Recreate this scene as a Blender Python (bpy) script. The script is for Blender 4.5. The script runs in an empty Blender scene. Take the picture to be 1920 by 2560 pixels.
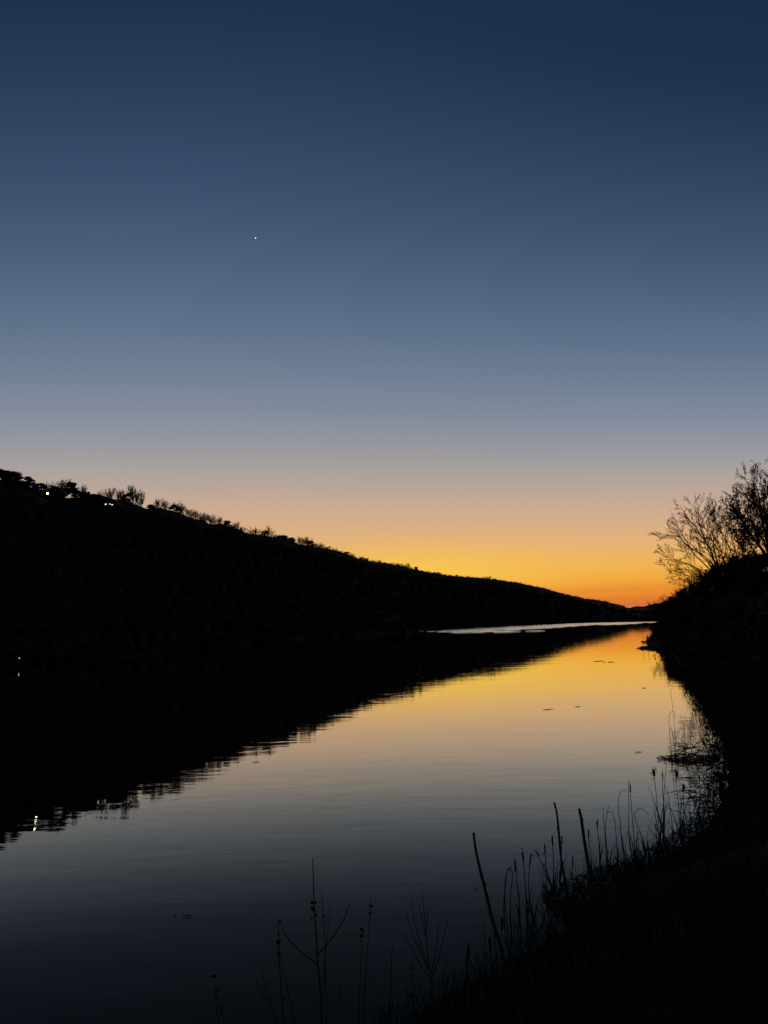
import bpy, math, random
from mathutils import Vector, Matrix, noise
random.seed(11)
R = math.radians
S = bpy.context.scene
COL = S.collection

# ------------------------------------------------------------------ camera
CAM_H = 5.0
PITCH = R(8.33); ROLL = -0.028
FPX = 1919.0                      # focal length in pixels of a 1920 x 2560 frame
cam_d = bpy.data.cameras.new('camera'); cam = bpy.data.objects.new('camera', cam_d); COL.objects.link(cam)
cam_d.sensor_fit = 'VERTICAL'; cam_d.sensor_height = 24.0; cam_d.sensor_width = 18.0
cam_d.lens = 24.0 * FPX / 2560.0
cam_d.clip_start = 0.05; cam_d.clip_end = 20000
CAM_M = Matrix.Translation((0, 0, CAM_H)) @ Matrix.Rotation(R(90) + PITCH, 4, 'X') @ Matrix.Rotation(ROLL, 4, 'Z')
cam.matrix_world = CAM_M
S.camera = cam
S.render.resolution_x = 768; S.render.resolution_y = 1024

# ------------------------------------------------------------------ sky (dusk, the sun is already down)
def lin(c):
    return [((v / 255 + .055) / 1.055) ** 2.4 if v / 255 > .04045 else v / 255 / 12.92 for v in c]
world = bpy.data.worlds.new('World'); S.world = world; world.use_nodes = True
wn = world.node_tree; wn.nodes.clear()
def WN(t, **k):
    n = wn.nodes.new(t)
    for a, b in k.items(): setattr(n, a, b)
    return n
def wmath(op, a, b=None, c=None, clamp=False):
    n = WN('ShaderNodeMath', operation=op, use_clamp=clamp)
    for i, v in enumerate((a, b, c)):
        if v is None: continue
        if isinstance(v, (int, float)): n.inputs[i].default_value = v
        else: wn.links.new(v, n.inputs[i])
    return n.outputs[0]
tc = WN('ShaderNodeTexCoord'); sep = WN('ShaderNodeSeparateXYZ'); wn.links.new(tc.outputs['Generated'], sep.inputs[0])
elev = wmath('MULTIPLY', wmath('ARCSINE', sep.outputs['Z']), 180 / math.pi)
azim = wmath('MULTIPLY', wmath('ARCTAN2', sep.outputs['X'], sep.outputs['Y']), 180 / math.pi)
def wramp(fac, stops, lo, hi, interp='LINEAR'):
    mr = WN('ShaderNodeMapRange'); mr.inputs[1].default_value = lo; mr.inputs[2].default_value = hi
    wn.links.new(fac, mr.inputs[0])
    cr = WN('ShaderNodeValToRGB'); wn.links.new(mr.outputs[0], cr.inputs[0])
    cr.color_ramp.interpolation = interp
    el = cr.color_ramp.elements
    while len(el) > 1: el.remove(el[-1])
    for i, (e, c) in enumerate(stops):
        p = (e - lo) / (hi - lo)
        s = el[0] if i == 0 else el.new(p)
        s.position = p; s.color = (*lin(c), 1)
    return cr.outputs[0]
# towards the afterglow
GLOW = [(0, (196, 146, 130)), (.5, (206, 150, 124)), (.8, (226, 132, 74)), (1.15, (212, 112, 48)), (1.7, (234, 130, 44)), (2.5, (240, 152, 50)), (3.4, (242, 174, 68)), (4.6, (238, 180, 90)),
        (6.0, (229, 178, 118)), (8.0, (211, 173, 143)), (10.5, (182, 166, 155)), (13, (154, 154, 160)),
        (16, (128, 138, 156)), (20, (103, 121, 145)), (25, (79, 100, 127)), (30, (60, 82, 110)), (36, (43, 63, 91)), (42, (29, 48, 74)),
        (60, (18, 34, 58)), (90, (14, 26, 48))]
# a quarter turn to the side and round to the back
SIDE = [(0, (150, 120, 110)), (2.2, (168, 132, 112)), (5.0, (172, 146, 128)),
        (8.0, (160, 150, 150)), (11, (138, 142, 152)), (15, (112, 124, 144)),
        (20, (84, 103, 130)), (28, (54, 76, 106)), (36, (34, 55, 84)), (42, (24, 43, 69)),
        (60, (16, 31, 55)), (90, (14, 26, 50))]
BACK = [(0, (22, 26, 38)), (6, (30, 33, 46)), (12, (30, 35, 50)), (25, (20, 28, 46)), (50, (12, 22, 42)), (90, (12, 24, 46))]
# the glow is a dome: its bands sink away to both sides of the point where the sun went down
dz0 = wmath('DIVIDE', wmath('ADD', azim, 9.0), 36.0)
elev_g = wmath('MULTIPLY', elev, wmath('ADD', 1.0, wmath('MULTIPLY', wmath('MINIMUM', wmath('MULTIPLY', dz0, dz0), 1.5), .22)))
cg = wramp(elev_g, GLOW, 0, 90, 'B_SPLINE'); cs = wramp(elev, SIDE, 0, 90, 'B_SPLINE'); cb = wramp(elev, BACK, 0, 90, 'B_SPLINE')
daz = wmath('ABSOLUTE', wmath('SUBTRACT', azim, 1.0))
def smooth(v, a, b):
    m = WN('ShaderNodeMapRange', interpolation_type='SMOOTHSTEP'); m.inputs[1].default_value = a; m.inputs[2].default_value = b
    wn.links.new(v, m.inputs[0]); return m.outputs[0]
def wmix(f, a, b, bt='MIX'):
    m = WN('ShaderNodeMix', data_type='RGBA', blend_type=bt)
    if isinstance(f, float): m.inputs[0].default_value = f
    else: wn.links.new(f, m.inputs[0])
    for k, v in ((6, a), (7, b)):
        if isinstance(v, tuple): m.inputs[k].default_value = v
        else: wn.links.new(v, m.inputs[k])
    return m.outputs[2]
c = wmix(smooth(daz, 22, 100), cg, cs); c = wmix(smooth(daz, 60, 165), c, cb)
# yellow heart of the glow, low over the place where the sun set
gx = wmath('DIVIDE', wmath('SUBTRACT', azim, 1.5), 10.0); gy = wmath('DIVIDE', wmath('SUBTRACT', elev, 3.2), 2.2)
core = wmath('EXPONENT', wmath('MULTIPLY', wmath('ADD', wmath('MULTIPLY', gx, gx), wmath('MULTIPLY', gy, gy)), -1.0))
c = wmix(wmath('MULTIPLY', core, .75), c, (*lin((254, 206, 84)), 1))
# thin bars of stratus low over the far hills
mp = WN('ShaderNodeMapping'); mp.inputs['Scale'].default_value = (3.5, 3.5, 130)
wn.links.new(tc.outputs['Generated'], mp.inputs[0])
nz = WN('ShaderNodeTexNoise'); nz.inputs['Scale'].default_value = 1.0; nz.inputs['Detail'].default_value = 3
wn.links.new(mp.outputs[0], nz.inputs[0])
band = wmath('MULTIPLY', smooth(nz.outputs['Fac'], .44, .62), wmath('SUBTRACT', 1.0, smooth(elev, 1.2, 2.6)))
band = wmath('MULTIPLY', band, .4)
c = wmix(band, c, (*lin((190, 96, 62)), 1))
# broad faint unevenness of the clear air
nz2 = WN('ShaderNodeTexNoise'); nz2.inputs['Scale'].default_value = 2.2; nz2.inputs['Detail'].default_value = 2
wn.links.new(tc.outputs['Generated'], nz2.inputs[0])
mr2 = WN('ShaderNodeMapRange'); mr2.inputs[3].default_value = .965; mr2.inputs[4].default_value = 1.035
wn.links.new(nz2.outputs['Fac'], mr2.inputs[0])
vm = WN('ShaderNodeVectorMath', operation='SCALE'); wn.links.new(c, vm.inputs[0]); wn.links.new(mr2.outputs[0], vm.inputs['Scale'])
bg = WN('ShaderNodeBackground'); bg.inputs[1].default_value = 1.0; wn.links.new(vm.outputs[0], bg.inputs[0])
wo = WN('ShaderNodeOutputWorld'); wn.links.new(bg.outputs[0], wo.inputs[0])
S.view_settings.view_transform = 'Standard'; S.view_settings.look = 'None'; S.view_settings.exposure = 0; S.view_settings.gamma = 1
S.render.engine = 'CYCLES'
S.cycles.max_bounces = 6

# ------------------------------------------------------------------ helpers
ROT = CAM_M.to_3x3(); RINV = ROT.inverted()
def ray(px, py):
    return (ROT @ Vector(((px - 960) / FPX, (1280 - py) / FPX, -1))).normalized()
def pt(px, py, D):
    """world point seen at that pixel, D metres away on the ground plan"""
    d = ray(px, py); k = D / math.hypot(d.x, d.y); return Vector((0, 0, CAM_H)) + d * k
def onz(px, py, z=0.0):
    d = ray(px, py); k = (z - CAM_H) / d.z; return Vector((0, 0, CAM_H)) + d * k
def proj(p):
    v = RINV @ (Vector(p) - Vector((0, 0, CAM_H)))
    if v.z >= 0: return (0, 0)
    return (960 + FPX * v.x / -v.z, 1280 - FPX * v.y / -v.z)
def lerp(a, b, t): return a + (b - a) * t
def interp(tab, x):
    if x <= tab[0][0]: return tab[0][1]
    for (a, va), (b, vb) in zip(tab, tab[1:]):
        if x <= b: return lerp(va, vb, (x - a) / (b - a))
    return tab[-1][1]

def mat(name, col, rough=.85, spec=.15, var=.35, scale=6.0, bump=.3):
    m = bpy.data.materials.new(name); m.use_nodes = True; nt = m.node_tree; b = nt.nodes['Principled BSDF']
    t = nt.nodes.new('ShaderNodeTexCoord'); n = nt.nodes.new('ShaderNodeTexNoise'); n.inputs['Scale'].default_value = scale
    n.inputs['Detail'].default_value = 4; nt.links.new(t.outputs['Object'], n.inputs['Vector'])
    r = nt.nodes.new('ShaderNodeValToRGB'); nt.links.new(n.outputs['Fac'], r.inputs[0])
    r.color_ramp.elements[0].position = .3; r.color_ramp.elements[1].position = .7
    r.color_ramp.elements[0].color = (*[v * (1 - var) for v in col], 1); r.color_ramp.elements[1].color = (*[v * (1 + var) for v in col], 1)
    nt.links.new(r.outputs[0], b.inputs['Base Color'])
    b.inputs['Roughness'].default_value = rough; b.inputs['Specular IOR Level'].default_value = spec
    if bump:
        bp = nt.nodes.new('ShaderNodeBump'); bp.inputs['Strength'].default_value = bump; bp.inputs['Distance'].default_value = .02
        nt.links.new(n.outputs['Fac'], bp.inputs['Height']); nt.links.new(bp.outputs[0], b.inputs['Normal'])
    return m
M = dict(
    soil=mat('dark_soil', (.02, .016, .012), .95, .1, .4, 3),
    forest=mat('forest_floor', (.018, .017, .012), .95, .05, .4, .4),
    canopy=mat('canopy', (.02, .022, .014), .95, .05, .4, .3, 0),
    bark=mat('bark', (.045, .037, .03), .9, .1, .3, 12),
    twig=mat('twig', (.05, .04, .03), .9, .1, .3, 20, 0),
    needles=mat('needles', (.028, .045, .022), .9, .08, .35, 1.5, 0),
    leaf=mat('dead_leaf', (.06, .045, .025), .9, .1, .4, 3, 0),
    straw=mat('dry_straw', (.05, .042, .026), .85, .15, .35, 14, 0),
    head=mat('seed_head', (.05, .03, .018), .95, .05, .3, 40, .4),
    stalk=mat('young_bark', (.06, .042, .03), .8, .2, .35, 25, .4),
    bud=mat('dry_bud', (.04, .028, .02), .9, .1, .3, 60, .4),
    wall=mat('house_wall', (.022, .02, .018), .9, .1, .2, 2),
    roof=mat('roof_shingle', (.025, .024, .023), .9, .1, .3, 4),
    metal=mat('dark_metal', (.06, .06, .06), .5, .4, .2, 8),
)
def emit(name, col, s):
    m = bpy.data.materials.new(name); m.use_nodes = True; nt = m.node_tree; nt.nodes.clear()
    e = nt.nodes.new('ShaderNodeEmission'); e.inputs[0].default_value = (*col, 1); e.inputs[1].default_value = s
    o = nt.nodes.new('ShaderNodeOutputMaterial'); nt.links.new(e.outputs[0], o.inputs[0]); return m
M['warm'] = emit('lit_window_warm', (1, .78, .38), 22); M['dim'] = emit('lit_window_dim', (1, .86, .55), 1.4); M['white'] = emit('lit_window_white', (1, .93, .8), 1.2)
M['lamp'] = emit('lamp_glow', (1, .97, .9), .6); M['planet'] = emit('planet_light', (.9, .97, 1), 2.2)

class MB:
    def __init__(s): s.v = []; s.f = []
    def tube(s, pts, rad, sides=4, cap=True):
        n = len(pts); base = len(s.v)
        for i, p in enumerate(pts):
            a = pts[max(i - 1, 0)]; b = pts[min(i + 1, n - 1)]
            d = (b - a)
            if d.length < 1e-9: d = Vector((0, 0, 1))
            d.normalize()
            u = d.cross(Vector((0.12, .99, .05))); 
            if u.length < 1e-3: u = d.cross(Vector((1, 0, 0)))
            u.normalize(); w = d.cross(u); r = rad[i] if isinstance(rad, (list, tuple)) else rad
            for k in range(sides):
                t = 2 * math.pi * k / sides
                s.v.append(p + u * (r * math.cos(t)) + w * (r * math.sin(t)))
        for i in range(n - 1):
            for k in range(sides):
                a = base + i * sides + k; b = base + i * sides + (k + 1) % sides
                s.f.append((a, b, b + sides, a + sides))
        if cap:
            s.f.append(tuple(base + k for k in range(sides))[::-1]); s.f.append(tuple(base + (n - 1) * sides + k for k in range(sides)))
    def tri(s, p, size, rnd=random):
        b = len(s.v)
        n = Vector((rnd.gauss(0, 1), rnd.gauss(0, 1), rnd.gauss(0, 1))).normalized()
        u = n.orthogonal().normalized(); w = n.cross(u); a0 = rnd.random() * 6.28
        L = size * rnd.uniform(.7, 1.3); W = L * rnd.uniform(.35, .6)
        e = u * math.cos(a0) + w * math.sin(a0); g = n.cross(e)
        s.v += [p - e * L, p + g * W, p + e * L, p - g * W]; s.f.append((b, b + 1, b + 2, b + 3))
    def blob(s, c, r, rnd=random):
        b = len(s.v)
        for v in ICO_V: s.v.append(Vector(c) + Vector((v[0] * r[0], v[1] * r[1], v[2] * r[2])) * rnd.uniform(.75, 1.2))
        for f in ICO_F: s.f.append(tuple(b + k for k in f))
    def box(s, c, d, rz=0):
        b = len(s.v); cz, sz = math.cos(rz), math.sin(rz)
        for x in (-.5, .5):
            for y in (-.5, .5):
                for z in (-.5, .5):
                    X = x * d[0]; Y = y * d[1]; s.v.append(Vector((c[0] + X * cz - Y * sz, c[1] + X * sz + Y * cz, c[2] + z * d[2])))
        for f in ((0, 1, 3, 2), (4, 6, 7, 5), (0, 4, 5, 1), (2, 3, 7, 6), (0, 2, 6, 4), (1, 5, 7, 3)): s.f.append(tuple(b + k for k in f))
    def mesh(s, name, m, smooth=False):
        me = bpy.data.meshes.new(name); me.from_pydata([tuple(v) for v in s.v], [], s.f); me.materials.append(m)
        if smooth:
            for p in me.polygons: p.use_smooth = True
        me.update(); return me
    def obj(s, name, m, parent=None, smooth=False):
        o = bpy.data.objects.new(name, s.mesh(name, m, smooth)); COL.objects.link(o); o.parent = parent; return o
t_ = (1 + 5 ** .5) / 2
ICO_V = [Vector(v).normalized() for v in ((-1, t_, 0), (1, t_, 0), (-1, -t_, 0), (1, -t_, 0), (0, -1, t_), (0, 1, t_), (0, -1, -t_), (0, 1, -t_), (t_, 0, -1), (t_, 0, 1), (-t_, 0, -1), (-t_, 0, 1))]
ICO_F = [(0, 11, 5), (0, 5, 1), (0, 1, 7), (0, 7, 10), (0, 10, 11), (1, 5, 9), (5, 11, 4), (11, 10, 2), (10, 7, 6), (7, 1, 8), (3, 9, 4), (3, 4, 2), (3, 2, 6), (3, 6, 8), (3, 8, 9), (4, 9, 5), (2, 4, 11), (6, 2, 10), (8, 6, 7), (9, 8, 1)]
def tag(o, label=None, cat=None, group=None, kind=None):
    if label: o['label'] = label
    if cat: o['category'] = cat
    if group: o['group'] = group
    if kind: o['kind'] = kind
    return o
def empty(name, loc, label, cat, group=None):
    o = bpy.data.objects.new(name, None); COL.objects.link(o); o.location = loc; o.empty_display_size = .2
    return tag(o, label, cat, group)
def add(name, me, parent):
    o = bpy.data.objects.new(name, me); COL.objects.link(o); o.parent = parent; return o

# ------------------------------------------------------------------ water
def water_mat(name, ripple):
    m = bpy.data.materials.new(name); m.use_nodes = True; nt = m.node_tree; nt.nodes.clear()
    out = nt.nodes.new('ShaderNodeOutputMaterial'); mx = nt.nodes.new('ShaderNodeMixShader'); nt.links.new(mx.outputs[0], out.inputs[0])
    df = nt.nodes.new('ShaderNodeBsdfDiffuse'); df.inputs[0].default_value = (.003, .005, .005, 1)
    b = nt.nodes.new('ShaderNodeBsdfGlossy'); b.inputs[0].default_value = (.97, 1, .92, 1); b.inputs['Roughness'].default_value = .015
    fr = nt.nodes.new('ShaderNodeFresnel'); fr.inputs[0].default_value = 1.333
    cr = nt.nodes.new('ShaderNodeValToRGB'); el = cr.color_ramp.elements; cr.color_ramp.interpolation = 'B_SPLINE'
    tab = [(0, 0), (.06, .014), (.09, .024), (.14, .055), (.17, .095), (.22, .21), (.29, .42), (.385, .68), (.51, .85), (.67, .95), (1, 1)]
    while len(el) > 1: el.remove(el[-1])
    for k, (p, v) in enumerate(tab):
        e = el[0] if k == 0 else el.new(p)
        e.position = p; e.color = (v, v, v, 1)
    nt.links.new(fr.outputs[0], cr.inputs[0]); nt.links.new(cr.outputs[0], mx.inputs[0]); nt.links.new(df.outputs[0], mx.inputs[1]); nt.links.new(b.outputs[0], mx.inputs[2])
    if ripple:
        t = nt.nodes.new('ShaderNodeTexCoord')
        h = None
        for sx, sy, amp, det in ((.035, .13, .0080, 1), (.12, .34, .0050, 2), (.40, 1.2, .0034, 3), (2.5, 5.5, .00030, 2)):
            mp = nt.nodes.new('ShaderNodeMapping'); mp.inputs['Scale'].default_value = (sx, sy, 1); mp.inputs['Rotation'].default_value = (0, 0, R(8))
            nt.links.new(t.outputs['Object'], mp.inputs[0])
            n = nt.nodes.new('ShaderNodeTexNoise'); n.inputs['Scale'].default_value = 1; n.inputs['Detail'].default_value = det
            n.inputs['Distortion'].default_value = .4
            nt.links.new(mp.outputs[0], n.inputs['Vector'])
            k = nt.nodes.new('ShaderNodeMath'); k.operation = 'MULTIPLY'; k.inputs[1].default_value = amp * ripple; nt.links.new(n.outputs['Fac'], k.inputs[0])
            if h is None: h = k.outputs[0]
            else:
                a = nt.nodes.new('ShaderNodeMath'); a.operation = 'ADD'; nt.links.new(h, a.inputs[0]); nt.links.new(k.outputs[0], a.inputs[1]); h = a.outputs[0]
        bp = nt.nodes.new('ShaderNodeBump'); bp.inputs['Strength'].default_value = 1; bp.inputs['Distance'].default_value = 1
        nt.links.new(h, bp.inputs['Height']); nt.links.new(bp.outputs[0], b.inputs['Normal']); nt.links.new(bp.outputs[0], fr.inputs['Normal'])
    return m
M['water'] = water_mat('calm_water', 1.0)
M['ruffled'] = water_mat('wind_ruffled_water', 0)
w = MB(); w.v = [Vector(v) for v in ((-500, -400, 0), (900, -400, 0), (900, 2600, 0), (-500, 2600, 0))]; w.f = [(0, 1, 2, 3)]
tag(w.obj('river_water', M['water']), kind='structure')
def sheet(name, pix, amp=.115, lam=2.6):
    """a patch of wind-raised wavelets, crests across the river; the outline is its edge on the water"""
    W = [onz(x, y) for x, y in pix]; xs = [p.x for p in W]; ys = [p.y for p in W]
    def inside(x, y):
        r = False; j = len(W) - 1
        for i in range(len(W)):
            if (W[i].y > y) != (W[j].y > y) and x < (W[j].x - W[i].x) * (y - W[i].y) / (W[j].y - W[i].y) + W[i].x: r = not r
            j = i
        return r
    b = MB(); dx, dy = 4.0, .6; idx = {}
    def vert(i, j):
        if (i, j) not in idx:
            x = i * dx; y = j * dy; q = Vector((x * .08, y * .5, 0))
            z = .13 + amp * math.sin(2 * math.pi * y / lam + 2.5 * noise.noise(Vector((x * .05, y * .06, 2)))) * (.8 + .5 * noise.noise(q))
            idx[(i, j)] = len(b.v); b.v.append(Vector((x, y, z)))
        return idx[(i, j)]
    for i in range(int(min(xs) / dx) - 1, int(max(xs) / dx) + 1):
        for j in range(int(min(ys) / dy), int(max(ys) / dy) + 1):
            if inside((i + .5) * dx, (j + .5) * dy): b.f.append((vert(i, j), vert(i + 1, j), vert(i + 1, j + 1), vert(i, j + 1)))
    o = b.obj(name, M['ruffled'], smooth=True); return tag(o, kind='structure')
def jag(line, n, amp):
    out = []
    for (x0, y0), (x1, y1) in zip(line, line[1:]):
        for i in range(n):
            t = i / n; x = lerp(x0, x1, t); y = lerp(y0, y1, t)
            out.append((x, y + amp * noise.noise(Vector((x * .045, 3.3, 0)))))
    out.append(line[-1]); return out
up = [(1044, 1578), (1110, 1573.4), (1165, 1571.6), (1240, 1566.5), (1300, 1565.2), (1350, 1563), (1400, 1560.5), (1440, 1558.3), (1500, 1557), (1560, 1556), (1600, 1555.4), (1655, 1554.2)]
lo = [(1655, 1555.4), (1612, 1557.2), (1585, 1559.5), (1560, 1561.0), (1520, 1562.2), (1480, 1562.8), (1440, 1565.2), (1400, 1568.5), (1350, 1572), (1300, 1575.0), (1262, 1576.0), (1225, 1576.6), (1190, 1581.5), (1150, 1582.6), (1110, 1580.6), (1080, 1578.9)]
sheet('ruffled_water', jag(up, 3, .5) + jag(lo, 3, .9))
sheet('ruffled_water', jag([(1190, 1578.2), (1240, 1577.9), (1295, 1578.3)], 5, .3) + jag([(1288, 1580.4), (1240, 1581.4), (1180, 1582)], 5, .4))
sheet('ruffled_water', jag([(1320, 1577.6), (1336, 1577.2), (1352, 1577.6)], 2, .1) + [(1350, 1578.6), (1335, 1579), (1322, 1578.4)])

# ------------------------------------------------------------------ hills on the left and at the end of the river
RIDGE = [(-260, 1205), (0, 1222), (80, 1232), (130, 1246), (180, 1251), (210, 1249), (290, 1263), (350, 1267), (365, 1275), (400, 1273), (423, 1280), (467, 1296), (496, 1303),
         (527, 1315), (553, 1313), (582, 1321), (611, 1332), (626, 1337), (669, 1345), (692, 1348), (733, 1357), (756, 1364), (785, 1370), (828, 1378), (849, 1382), (878, 1392),
         (901, 1400), (936, 1407), (970, 1412), (1005, 1418), (1028, 1425), (1057, 1432), (1098, 1438), (1147, 1444.5), (1182, 1447), (1208, 1449), (1240, 1453), (1289, 1459), (1327, 1467),
         (1356, 1473), (1399, 1485), (1443, 1495), (1471, 1501), (1500, 1504), (1529, 1511), (1558, 1516.5), (1573, 1520), (1640, 1521), (1750, 1515), (2000, 1512)]
RD = [(-260, 215), (0, 235), (480, 300), (700, 370), (960, 600), (1150, 800), (1300, 1000), (1450, 1250), (1540, 1500), (1600, 1600), (2000, 1600)]
SHORE = [(-260, 1686), (0, 1664), (145, 1652), (600, 1612), (870, 1591), (1065, 1576.2), (1240, 1566.6), (1350, 1562), (1440, 1558.5), (1500, 1556.8), (1650, 1554), (2000, 1546)]
def ridge_y(px): return interp(RIDGE, px)
def ridge_pt(px): return pt(px, ridge_y(px), interp(RD, px))
stations = [-260 + i * 12 for i in range(190)]
cols = [(Vector((-190, -400, 0)), Vector((-330, -400, 55))), (Vector((-110, -90, 0)), Vector((-240, -100, 56))), (Vector((-88, 20, 0)), Vector((-190, 40, 56)))]
for px in stations:
    cols.append((onz(px, interp(SHORE, px)), ridge_pt(px)))
prof = [(-.04, -.03), (0, .0), (.012, .02), (.05, .07), (.12, .15), (.2, .25), (.3, .37), (.4, .5), (.5, .62), (.6, .73), (.7, .82), (.8, .9), (.88, .95), (.95, .985), (1, 1), (1.1, .97), (1.35, .75), (1.8, .2), (2.1, -.1)]
h = MB(); NP = len(prof)
for i, (a, b) in enumerate(cols):
    for t, z in prof:
        p = Vector((lerp(a.x, b.x, t), lerp(a.y, b.y, t), b.z * z))
        if .01 < t < .96: p.z += noise.noise(p * .03) * 2.2 * min(1, t * 5)
        h.v.append(p)
for i in range(len(cols) - 1):
    for j in range(NP - 1):
        k = i * NP + j; h.f.append((k, k + NP, k + NP + 1, k + 1))
tag(h.obj('hill', M['forest'], smooth=True), kind='structure')
# two low hills beyond the bend
def far_hill(line, D, depth):
    f = MB()
    for px, py in line:
        a = pt(px, py, D); f.v += [Vector((a.x, a.y - depth * .25, -2)), a, Vector((a.x, a.y + depth * 2, -2))]
    for i in range(len(line) - 1):
        k = 3 * i; f.f += [(k, k + 3, k + 4, k + 1), (k + 1, k + 4, k + 5, k + 2)]
    tag(f.obj('distant_hill', M['canopy']), kind='structure')
far_hill([(1540, 1527), (1562, 1519.5), (1572, 1520.3), (1584, 1516.8), (1592, 1515.4), (1604, 1515.8), (1612, 1517), (1626, 1516), (1640, 1517.5), (1700, 1516), (1800, 1512), (1950, 1508)], 1900, 200)
far_hill([(1600, 1530), (1618, 1517), (1628, 1513.5), (1637, 1509.2), (1642, 1507.4), (1649, 1509.4), (1658, 1509.2), (1668, 1504), (1676, 1500), (1690, 1502), (1760, 1508), (1950, 1512)], 3200, 500)

# wooded slope: crowns nobody could count
cn = MB(); rnd = random.Random(5)
made = 0
while made < 6500:
    i = rnd.randrange(2, len(cols) - 1); s = rnd.random(); t = rnd.uniform(.005, .99)
    a = cols[i][0].lerp(cols[i + 1][0], s); b = cols[i][1].lerp(cols[i + 1][1], s)
    z = b.z * interp(prof, t); r = rnd.uniform(1.4, 3.2)
    p = Vector((lerp(a.x, b.x, t), lerp(a.y, b.y, t), z + r * .3))
    q = proj(p + Vector((0, 0, r * 1.1))); made += 1
    if q[1] < ridge_y(q[0]) + 1.5 or q[0] > 1700: continue
    cn.blob(p, (r, r, r * .9), rnd)
tag(cn.obj('forest', M['canopy']), label='dark wooded slope above the left shore', cat='forest', kind='stuff')

# ------------------------------------------------------------------ tree makers
def twigs(mb, p, d, L, r, lev, rnd, droop=0.0, minr=.02, spread=.55, sides=3, seg=4, leaves=None, kids=None):
    pts = [p]; dd = d.normalized(); cur = p
    for i in range(seg):
        dd = (dd + Vector((rnd.gauss(0, .07), rnd.gauss(0, .07), rnd.gauss(0, .06) - droop))).normalized()
        cur = cur + dd * (L / seg); pts.append(cur)
    rr = [max(minr, r * (1 - .75 * i / seg)) for i in range(seg + 1)]
    mb.tube(pts, rr, 5 if lev >= 3 else sides, cap=False)
    if leaves is not None and lev <= 1:
        for q in pts[1:]:
            if rnd.random() < leaves[1]: leaves[0].tri(q + Vector((rnd.gauss(0, .12), rnd.gauss(0, .12), rnd.gauss(0, .12))), leaves[2], rnd)
    if lev <= 0: return
    n = kids if kids else (4 if lev > 1 else 3)
    for k in range(n + (lev > 1)):
        f = .25 + .75 * (k + rnd.random() * .6) / n; f = min(f, 1.0)
        x = f * seg; i = min(int(x), seg - 1); q = pts[i].lerp(pts[i + 1], x - i)
        base = (pts[i + 1] - pts[i]).normalized()
        side = Vector((rnd.gauss(0, 1), rnd.gauss(0, 1), rnd.gauss(0, .8))); side = (side - base * side.dot(base)).normalized()
        nd = (base + side * rnd.uniform(.6, 1.3) * spread + Vector((0, 0, .12))).normalized()
        twigs(mb, q, nd, L * rnd.uniform(.42, .68), max(minr, r * .5), lev - 1, rnd, droop, minr, spread, sides, max(2, seg - 1), leaves, kids)

def bare_meshes(seed, H=10.0, spread=.6, minr=.03, lev=4):
    """trunk and branch meshes of a leafless tree H metres tall"""
    rnd = random.Random(seed); tr = MB(); br = MB()
    hb = H * rnd.uniform(.05, .12); lean = Vector((rnd.gauss(0, .04), rnd.gauss(0, .04), 1))
    p = Vector((0, 0, -.6)); pts = [p, Vector((0, 0, .2)), lean * hb]; tr.tube(pts, [.26, .2, .16], 6)
    n = rnd.randint(9, 11)
    for k in range(n):
        a = k * 6.283 / n + rnd.random(); up = rnd.uniform(.5, 2.6) if k else 4
        d = Vector((math.cos(a), math.sin(a), up)).normalized()
        twigs(br, lean * hb * rnd.uniform(.75, 1), d, H * rnd.uniform(.38, .50), .12, lev - 1, rnd, 0, minr, spread, 3, 4)
    q = sorted(v.z for v in br.v); k = H / q[int(len(q) * .985)]
    for m_ in (br, tr):
        for v in m_.v: v *= k
    return tr.mesh('trunk', M['bark']), br.mesh('branch_crown', M['twig'])
def clump_meshes(seed, H=10.0, kind='pine'):
    """evergreen: trunk plus a crown of needle clumps"""
    rnd = random.Random(seed); tr = MB(); cr = MB()
    tr.tube([Vector((0, 0, -.8)), Vector((0, 0, H * .4)), Vector((rnd.gauss(0, .2), 0, H * .93))], [.28, .2, .07], 6)
    N = {'pine': 44, 'mop': 15, 'bush': 20}[kind]
    for k in range(N):
        if kind == 'pine': z = H * rnd.uniform(.08, .95); rr = H * .40 * math.sqrt(max(.08, 1 - ((z / H - .5) / .5) ** 2))
        elif kind == 'mop': z = H * rnd.uniform(.45, .97); rr = H * .26 * math.sqrt(max(.08, 1 - ((z / H - .62) / .42) ** 2))
        else: z = H * rnd.uniform(.04, .9); rr = H * .42 * math.sqrt(max(.06, 1 - ((z / H - .45) / .55) ** 2))
        a = rnd.random() * 6.28; q = rnd.random() ** (.35 if kind == 'pine' else .6) * rr; c_ = Vector((math.cos(a) * q, math.sin(a) * q, z))
        tr.tube([Vector((0, 0, z - H * .1)), c_], [.07, .03], 3, cap=False)
        s = H * (rnd.uniform(.09, .15) if kind == 'pine' else rnd.uniform(.12, .19))
        cr.blob(c_, (s * 1.05, s * 1.05, s * .7), rnd)
        for _ in range(70):
            v = Vector((rnd.gauss(0, 1), rnd.gauss(0, 1), rnd.gauss(0, .6))).normalized() * rnd.uniform(.6, 1.22)
            cr.tri(c_ + Vector((v.x * s * 1.25, v.y * s * 1.25, v.z * s * .75)), .055 * H * rnd.uniform(.4, .8), rnd)
    zmax = max(v.z for v in cr.v); k = H / zmax
    for m_ in (cr, tr):
        for v in m_.v: v *= k
    return tr.mesh('trunk', M['bark']), cr.mesh('needle_crown' if kind != 'bush' else 'leafy_crown', M['needles'])
BARE = [bare_meshes(30 + i, 10, .42 + .08 * (i % 3), .05) for i in range(6)]
PINE = [clump_meshes(60 + i, 10, 'pine') for i in range(4)]
MOP = [clump_meshes(70 + i, 10, 'mop') for i in range(2)]
BUSH = [clump_meshes(80 + i, 10, 'bush') for i in range(3)]
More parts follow.
